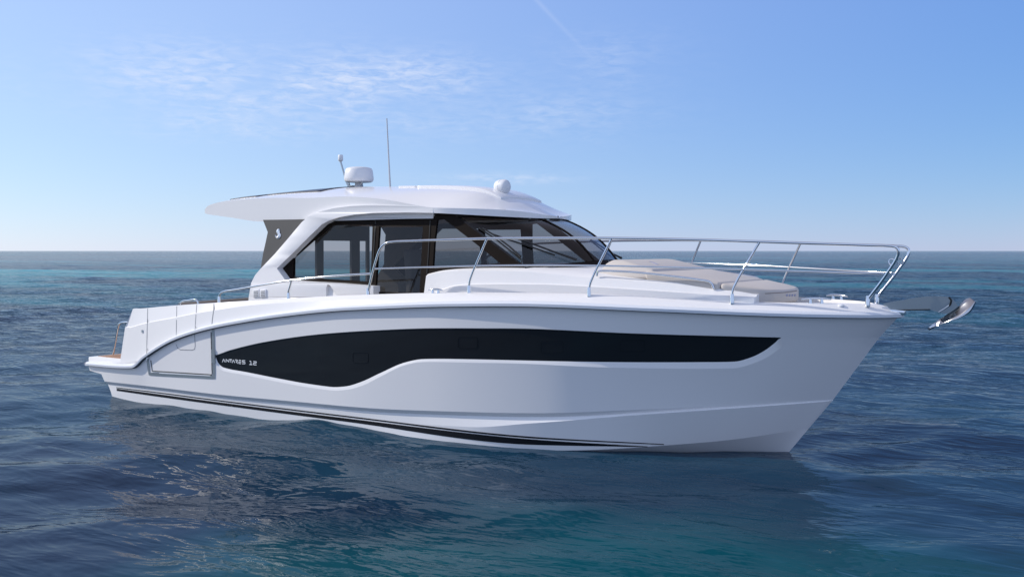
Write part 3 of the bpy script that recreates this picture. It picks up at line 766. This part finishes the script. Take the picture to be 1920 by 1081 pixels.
for yy in (9, ):
    for s in (-1, 1):
        P = [r[yy+8] for r in rows]; V = []
        P = [Vector((p.x, p.y*s*-1, p.z)) for p in P]
        tube('mullion', P, .016, BLACKF, ws, 6)
def onws(u, v, lift):
    for k in range(60):
        h = hit(u, v+k*.5, T_ws)
        if h: return h[0]+h[1]*lift
def wiper(arm, blade):
    w = tube('wiper', arm, [.016]+[.011]*(len(arm)-1), BLACKR, ws, 8)
    tube('wiper_blade', blade, .010, BLACKR, w, 6)
wiper([onws(u, v, .05) for u, v in ((1078, 491), (1040, 477), (1000, 462), (962, 449))], [onws(u, v, .02) for u, v in ((1040, 480), (1000, 466), (955, 451.5), (925, 441))])
wiper([onws(u, v, .05) for u, v in ((976, 486), (955, 466), (930, 447), (905, 432))], [onws(u, v, .02) for u, v in ((977, 488), (960, 474), (930, 450), (898, 429))])
wiper([at_y(u, v, y) for u, v, y in ((1166, 484, .9), (1150, 476, .88), (1120, 457, .83), (1107, 449, .8))], [at_y(u, v, y) for u, v, y in ((1154, 486, .86), (1130, 469, .83), (1106, 450, .78))])

# coachroof
wT2 = Pchip([(5.6, 1.36), (6.4, 1.32), (7, 1.26), (8, 1.13), (9, .98), (10, .78), (10.3, .70)])
PT1 = [(800, 552), (815, 549.5), (830, 543), (850, 536.5), (880, 533.5), (950, 532.5), (1010, 533), (1075, 535.5), (1180, 542), (1300, 550), (1422, 559.5)]
PT2 = [(799, 517), (812, 513.5), (830, 510), (870, 507.5), (920, 507.5), (975, 508.5), (1030, 513), (1080, 518.5), (1130, 522), (1192, 527), (1255, 532), (1338, 544), (1382, 550), (1412, 556)]
z_T2 = zrow(PT2, lambda x, z: wT2(x)); z_T1 = zrow(PT1, lambda x, z: wT2(x)+.07)
tst = np.linspace(0, 1, 90); xa = on(799, 517, lambda x, z: wT2(x)).x; xb = 10.22
XT = [lerp(xa, xb, t) for t in tst]
centre = Pchip([(xa, 2.06), (7.4, 2.14), (8.05, 2.13), (8.4, 2.08), (9.1, 1.97), (10.2, 1.72)])
c0 = [Vector((x, -(wT2(x)+.085), min(z_T1(x)-.02, deckz(x)-.01))) for x in XT]
c1 = [Vector((x, -(wT2(x)+.07), z_T1(x))) for x in XT]
c1b = [Vector((x, -(wT2(x)+.045), z_T1(x)+.012)) for x in XT]
c2 = [Vector((x, -wT2(x), z_T2(x))) for x in XT]
c2b = [Vector((x, -(wT2(x)-.035), z_T2(x)+.022)) for x in XT]
c3 = [Vector((x, -(wT2(x)-.16), lerp(z_T2(x)+.03, max(centre(x), z_T2(x)+.03), .35))) for x in XT]
c4 = [Vector((x, 0, max(centre(x), z_T2(x)+.02))) for x in XT]
R_ = [c0, c1, c1b, c2, c2b, c3, c4]
v, f = loft(R_); v, f = sym(v, f); k = len(v); col = [r[-1] for r in R_]; 
for p in col: v += [p, Vector((p.x, -p.y, p.z))]
f += [(k+2*i, k+2*i+1, k+2*i+3, k+2*i+2) for i in range(len(col)-1)]
coach = obj('coachroof', v, f, GEL, YACHT, 24)

# sun pad (loose cushions)
padw = Pchip([(8.3, .96), (8.8, .93), (9.76, .82), (10.15, .66), (10.36, .5), (10.42, .0)])
def pad(name, x0, x1, zt, zb, label, bev=.035, front=False):
    xs = np.linspace(x0, x1, 7); pl = [(x, -padw(x)) for x in xs]
    if front: pl = [(x, -padw(x)) for x in (x0, 9.9, 10.1, 10.22)]+[(10.34, -.5), (10.40, -.2), (10.41, .2), (10.34, .5)]+[(x, padw(x)) for x in (10.22, 10.1, 9.9, x0)]
    else: pl = pl+[(x, padw(x)) for x in xs[::-1]]
    o = prism(name, pl, zt, zb, BEIGE, None, bev, 4); tag(o, label, 'cushion', 'sun pad cushions on the foredeck'); return o
ptop = lambda x, y: lerp(2.075, 1.858, (x-9.0)/1.4)
pbot = lambda x, y: ptop(x, y)-.09-.02*abs(y)
p_main = pad('sun_cushion', 8.98, 9.83, ptop, pbot, 'flat beige middle cushion of the foredeck sun pad')
p_front = pad('sun_cushion', 9.835, 10.3, ptop, lambda x, y: lerp(pbot(x, y), 1.70, clamp((x-9.9)/.25)), 'beige front cushion of the sun pad with a tall rounded face towards the bow', .04, True)
T_pf = bvh_of(p_front)
def backrest():
    yw = .93; V = []; sec = [(8.36, 1.98), (8.42, 2.15), (8.50, 2.195), (8.62, 2.19), (9.06, 2.085), (9.06, 1.98)]
    for s, w in ((-1, 1.0), (1, 1.0)):
        for x, z in sec: V.append(Vector((x, s*(padw(x)-.18*clamp((z-2.05)/.12)), z)))
    n = len(sec); F = [tuple(range(n)), tuple(reversed(range(n, 2*n)))]+[(i, n+i, n+(i+1) % n, (i+1) % n) for i in range(n)]
    o = obj('sun_cushion', V, F, BEIGE, None, 40, .03, seg=4)
    tag(o, 'beige raised backrest cushion of the sun pad just ahead of the windshield', 'cushion', 'sun pad cushions on the foredeck'); return o
p_back = backrest(); T_pb = bvh_of(p_back)
T_pm = bvh_of(p_main)
def on_cushion(name, px, w, T, m, par):
    o = strip(name, px, w, T, m, par, .003, 4); return o
on_cushion('printed_mark', [(1217, 490), (1222, 491), (1228, 493.5), (1234, 496)], .022, T_pb, BLUEM, p_back)
on_cushion('piping', [(1434, 550), (1470, 548), (1490, 545.5), (1503, 543)], .008, T_pf, PIPING, p_front)
for a in (1474, 1479, 1484, 1489): on_cushion('printed_mark', [(a, 553.8), (a+2.5, 552.6)], .02, T_pf, BLUEM, p_front)
gr = [on(u, v, lambda x, z: wT2(x)+.0) for u, v in ((1119, 517), (1121, 510), (1126, 508), (1150, 508.2), (1192, 510.5), (1255, 517), (1310, 524), (1330, 528), (1335, 533), (1338, 541))]
both(tube('grab_rail', curve3(gr, 6), .014, STEEL, YACHT))

# bow rails
bRa = Pchip([(2.3, 1.74), (4.9, 1.77), (6.5, 1.70), (8, 1.53), (9.2, 1.22), (10.2, .83), (10.9, .5), (11.3, .29), (11.6, .22)])
bb = lambda x, z: bRa(x)
def P_(px): return [on(p[0], p[1], bb) if len(p) == 2 else at_y(*p) for p in px]
railpx = [(690, 556), (691, 545), (697, 518), (705, 488), (711, 470), (717, 461), (726, 455), (737, 453), (770, 451.5), (850, 448.8), (910, 447), (1000, 446), (1146, 446.3), (1300, 449), (1424, 453), (1550, 457), (1630, 459.5)]
rp = P_(railpx)
endp = [at_y(u, v, -lerp(.30, .23, clamp((v-470)/80))) for u, v in ((1664, 460.6), (1676, 462), (1683, 466), (1684.5, 473), (1681, 484), (1668, 505), (1650, 531), (1633, 553), (1628, 560), (1627, 572))]
rail = tube('bow_rail', curve3(rp+endp, 6), .0155, STEEL, YACHT, 12)
tube('mid_rail', curve3(P_([(704, 503.5), (800, 500.5), (950, 497.3), (1110, 497.8), (1300, 502), (1490, 508), (1600, 511.2)])+[at_y(1656, 512.5, -.23)], 6), .011, STEEL, rail)
def collar(p, par): lathe('rail_foot', [(.026, -.03), (.026, .0), (.024, .025), (.019, .08), (.016, .09)], p, STEEL, par, n=16)
for b_, k_, t_ in (((879.5, 549), (879.7, 530), (913, 447)), ((1104.5, 553), (1105, 536), (1147, 446.5)), ((1372.7, 566), (1373, 545), (1424, 453))):
    kk = (k_[0]+(t_[0]-k_[0])*.07+.0, k_[1]+(t_[1]-k_[1])*.09)
    pts = P_([b_, (k_[0], k_[1]+4), kk, t_]); tube('stanchion', curve3(pts, 4), .0135, STEEL, rail); collar(pts[0], rail)
collar(at_y(1627, 570, -.23), rail); collar(on(690, 553, bb), rail)
for (u, v, y) in ((1672, 490.5, -.23),):
    c = at_y(u, v, y); tube('eyelet', [c+Vector((.03*math.cos(a), .006*math.sin(a), .032*math.sin(a))) for a in np.linspace(0, 6.283, 14)], .006, STEEL, rail, 6, False)
both(rail)
low = tube('cockpit_rail', curve3(P_([(411, 569), (411, 557), (414, 549.5), (421, 546), (440, 543), (480, 536), (545, 525.3), (600, 519.3), (650, 515.3), (696, 512.6)]), 6), .0145, STEEL, YACHT, 12)
pts = P_([(541, 561), (541, 546), (543, 539), (547, 525)]); tube('stanchion', curve3(pts, 4), .0135, STEEL, low); collar(pts[0], low); collar(P_([(411, 567)])[0], low)
both(low)

# cleats
T_cap = bvh_of(bulw)
def cleat(c, d, L_=.14):
    d = d.normalized(); q = tube('cleat', [c+d*(L_*s)+Vector((0, 0, .055-.012*abs(s)**3)) for s in np.linspace(-1, 1, 13)], [.006+.008*(1-abs(s)**2) for s in np.linspace(-1, 1, 13)], STEEL, YACHT, 8)
    for s in (-.38, .38): lathe('cleat_post', [(.022, -.01), (.018, .01), (.014, .05)], c+d*L_*s, STEEL, q, n=12)
    return q
h = hit(1531, 569, T_cap); both(cleat(h[0]+Vector((-.01, .02, 0)), Vector((1, .55, 0)), .16))
h = hit(814, 551, T_cap); both(cleat(h[0]+Vector((0, .03, 0)), Vector((1, 0, 0)), .11))
h = hit(1577, 573, T_cap); 
if h: both(lathe('deck_filler', [(.035, -.01), (.035, .006), (.022, .018), (.0, .02)], h[0], PLASTIC, YACHT, n=20))
# bow fitting
bw = at_y(1660, 575, 0)
prism('bow_plate', [(11.2, -.07), (11.62, -.05), (11.62, .05), (11.2, .07)], lambda x, y: zR(11.55)+.10-.06*(x-11.2), lambda x, y: zR(11.55)+.05-.06*(x-11.2), STEEL, YACHT, .006, 2)

# cockpit bench
v0 = [(1.45, -1.46), (3.2, -1.36), (3.2, -1.22), (1.45, -1.32)]
prism('cockpit_bench', v0, lambda x, y: 1.508+.077*(x-1.45), lambda x, y: .8, TAUPE, YACHT, .02, 3)

# interior
box('saloon_floor', (3.1, -1.25, .9), (7.4, 1.25, .95), DARKIN, YACHT, 0)
def bulkhead():
    sl = [(-1.06, -.62), (-.17, -.02), (.62, .82), (1.0, 1.06)]; V = []; F = []
    def blk(y0, y1, z0, z1):
        k = len(V); V.extend(Vector((x, y, z)) for x in (3.06, 3.1) for y in (y0, y1) for z in (z0, z1))
        F.extend(tuple(k+i for i in q) for q in ((0, 1, 3, 2), (4, 6, 7, 5), (0, 4, 5, 1), (2, 3, 7, 6), (0, 2, 6, 4), (1, 5, 7, 3)))
    for a, b in sl: blk(a, b, 1.05, 2.46)
    blk(-1.06, 1.06, 2.46, 2.86); blk(-1.06, 1.06, .8, 1.05)
    obj('saloon_door', V, F, mat('door_frame_grey', (.12, .12, .125), .5), YACHT, 30)
bulkhead()
prism('dashboard', [(6.75, -1.1), (7.75, -.95), (7.95, 0), (7.75, .95), (6.75, 1.1)], lambda x, y: 2.08+.06*(x-6.75), lambda x, y: 1.2, DARKIN, YACHT, .05, 3)
prism('galley_unit', [(4.2, .45), (5.6, .45), (5.6, 1.2), (4.2, 1.2)], lambda x, y: 1.85, lambda x, y: .95, SEATM, YACHT, .03, 2)
def seat(x, y):
    q = box('helm_seat', (x-.25, y-.28, 1.45), (x+.3, y+.28, 1.6), SEATM, YACHT, .05, 3)
    obj('helm_backrest', [Vector((x-.3+.12*a-.1*c, y+(.27-.05*c)*b, 1.6+.72*c)) for a in (0, 1) for b in (-1, 1) for c in (0, 1)], [(0, 1, 3, 2), (4, 6, 7, 5), (0, 4, 5, 1), (2, 3, 7, 6), (0, 2, 6, 4), (1, 5, 7, 3)], SEATM, q, 40, .04, seg=3)
    lathe('pedestal', [(.12, .95-1.45), (.07, -.4), (.06, 0)], (x, y, 1.45), DARKIN, q, n=14)
seat(5.75, -.62)
wl = tube('steering_wheel', [Vector((6.62, -.62, 2.08))+Matrix.Rotation(math.radians(25), 4, 'Y') @ Vector((0, .2*math.cos(a), .2*math.sin(a))) for a in np.linspace(0, 6.2832, 33)], .014, BLACKR, YACHT, 8, False)
for a in (.3, 2.4, 4.5): tube('spoke', [Vector((6.64, -.62, 2.08)), Vector((6.62, -.62, 2.08))+Matrix.Rotation(math.radians(25), 4, 'Y') @ Vector((0, .2*math.cos(a), .2*math.sin(a)))], .01, STEEL, wl, 6)
obj('entry_panel', [Vector(p) for p in ((5.0, -1.0, .95), (6.4, -1.0, .95), (6.4, -1.0, 1.86), (5.0, -1.0, 1.62), (5.0, -.9, .95), (6.4, -.9, .95), (6.4, -.9, 1.86), (5.0, -.9, 1.62))], [(0, 1, 2, 3), (7, 6, 5, 4), (3, 2, 6, 7), (0, 3, 7, 4), (1, 5, 6, 2)], GEL, YACHT)

# ------------------------------------------------------------------ roof equipment
def radar():
    y = -.15; c = at_y(673, 341.5, y); b0 = roofz(c.x, y)
    r = lathe('radar_dome', [(.185, 0), (.208, .006), (.218, .03), (.222, .05), (.205, .175), (.19, .20), (.15, .215), (.0, .22)], c+Vector((0, 0, .005)), PLASTIC, YACHT, n=48)
    lathe('radar_base', [(.12, -.012), (.19, -.006), (.19, .0)], c+Vector((0, 0, .006)), GREYLENS, r, n=32)
    lathe('pedestal', [(.07, b0-c.z-.02), (.065, b0-c.z+.02), (.055, 0)], c, GREYLENS, r, n=20)
    tube('brace', [c+Vector((.12, -.05, 0)), Vector((c.x+.04, c.y-.04, b0+.01))], .006, STEEL, r)
    tube('brace', curve3([c+Vector((-.15, -.06, -.0)), c+Vector((-.13, -.06, -.05)), Vector((c.x-.06, c.y-.05, b0+.02)), Vector((c.x, c.y, b0+.015))], 5), .011, TRIM, r)
radar()
def gps():
    y = .05; a, b = at_y(653, 350, y), at_y(638.5, 302, y)
    g = tube('antenna_pole', curve3([at_y(654, 351, y), at_y(650, 342, y), at_y(645, 325, y), b], 5), .013, TRIM, YACHT)
    lathe('antenna_cap', [(.018, -.02), (.022, 0), (.036, .005), (.040, .02), (.038, .085), (.030, .097), (0, .1)], b, PLASTIC, g, n=20)
gps()
tube('whip_antenna', [at_y(731.5, 352, -.2), at_y(729, 300, -.2), at_y(725.3, 222, -.2)], [.015, .011, .008], GREYLENS, YACHT, 8)
def spot():
    y = -.25; c = at_y(941.5, 350, y); zb = roofz(c.x, y)
    ax = Vector((1, -.12, -.02)).normalized()
    prof = [(.0, -.085), (.045, -.083), (.070, -.068), (.083, -.035), (.086, -.004), (.0835, -.003), (.0835, .003), (.086, .004), (.084, .04), (.076, .066), (.06, .078), (0, .08)]
    prof = [(r*1.14, h*1.25) for r, h in prof]
    s = lathe('searchlight', prof, c, PLASTIC, YACHT, ax, 36, (.95, 1.0))
    lathe('searchlight_foot', [(.075, zb-c.z-.02), (.07, zb-c.z+.012), (.045, zb-c.z+.03), (.04, -.04)], c, PLASTIC, s, n=24)
spot()

# ------------------------------------------------------------------ anchor
def anchor():
    a = empty('anchor', 'polished steel anchor hanging from the bow with its fluke curled forward', 'anchor', tuple(at_y(1750, 575, 0)))
    org = Vector(a.location)
    pl = [(1656, 569), (1678, 564), (1695, 561.5), (1719, 557.3), (1737, 555), (1758, 554.6), (1775, 555.6), (1785, 559), (1791, 566), (1797, 574), (1788, 581), (1779, 587), (1772, 588), (1759, 585), (1744, 580), (1700, 581), (1662, 582)]
    n = len(pl); V = [at_y(u, v, -.022)-org for u, v in pl]+[at_y(u, v, .022)-org for u, v in pl]
    F = [tuple(range(n)), tuple(reversed(range(n, 2*n)))]+[(i, n+i, n+(i+1) % n, (i+1) % n) for i in range(n)]
    sh = obj('shank', V, F, mat('shank_steel', (.31, .36, .39), .35, 1), a, 20)
    tube('cable_slot', curve3([at_y(u, v, -.026)-org for u, v in ((1779, 557), (1783, 562), (1782, 569), (1779, 573.5))], 4), .010, BLACKR, sh, 8)
    tube('slot_edge', [at_y(u, v, -.028)-org for u, v in ((1780, 572), (1770, 579), (1760, 585))], .008, STEEL, sh, 8)
    tube('roller_bar', [at_y(u, v, -.026)-org for u, v in ((1680, 581), (1744, 580))], .006, BLACKR, sh, 8)
    tip = (1739, 616, 0); sp = [(1739, 616, 0), (1757, 602, .0), (1778, 588, 0), (1797, 575, 0), (1811, 561, 0), (1819, 558.5, 0)]
    out = [(1739.5, 616, -.004), (1762, 608.5, -.06), (1780, 602, -.09), (1797, 596.5, -.10), (1817, 584, -.09), (1828, 566, -.05)]
    A = [at_y(*p)-org for p in smooth_px(sp, 5)]; B = [at_y(*p)-org for p in smooth_px(out, 5)]
    mid = [p.lerp(q, .5)+Vector((.018, .0, -.012)) for p, q in zip(A, B)]
    v, f = loft([A, mid, B]); v, f = sym(v, f)
    fl = obj('fluke', v, f, mat('fluke_steel', (.58, .59, .61), .12, 1), a, 40); s = fl.modifiers.new('thickness', 'SOLIDIFY'); s.thickness = .006; s.offset = 0
    return a
anchor()
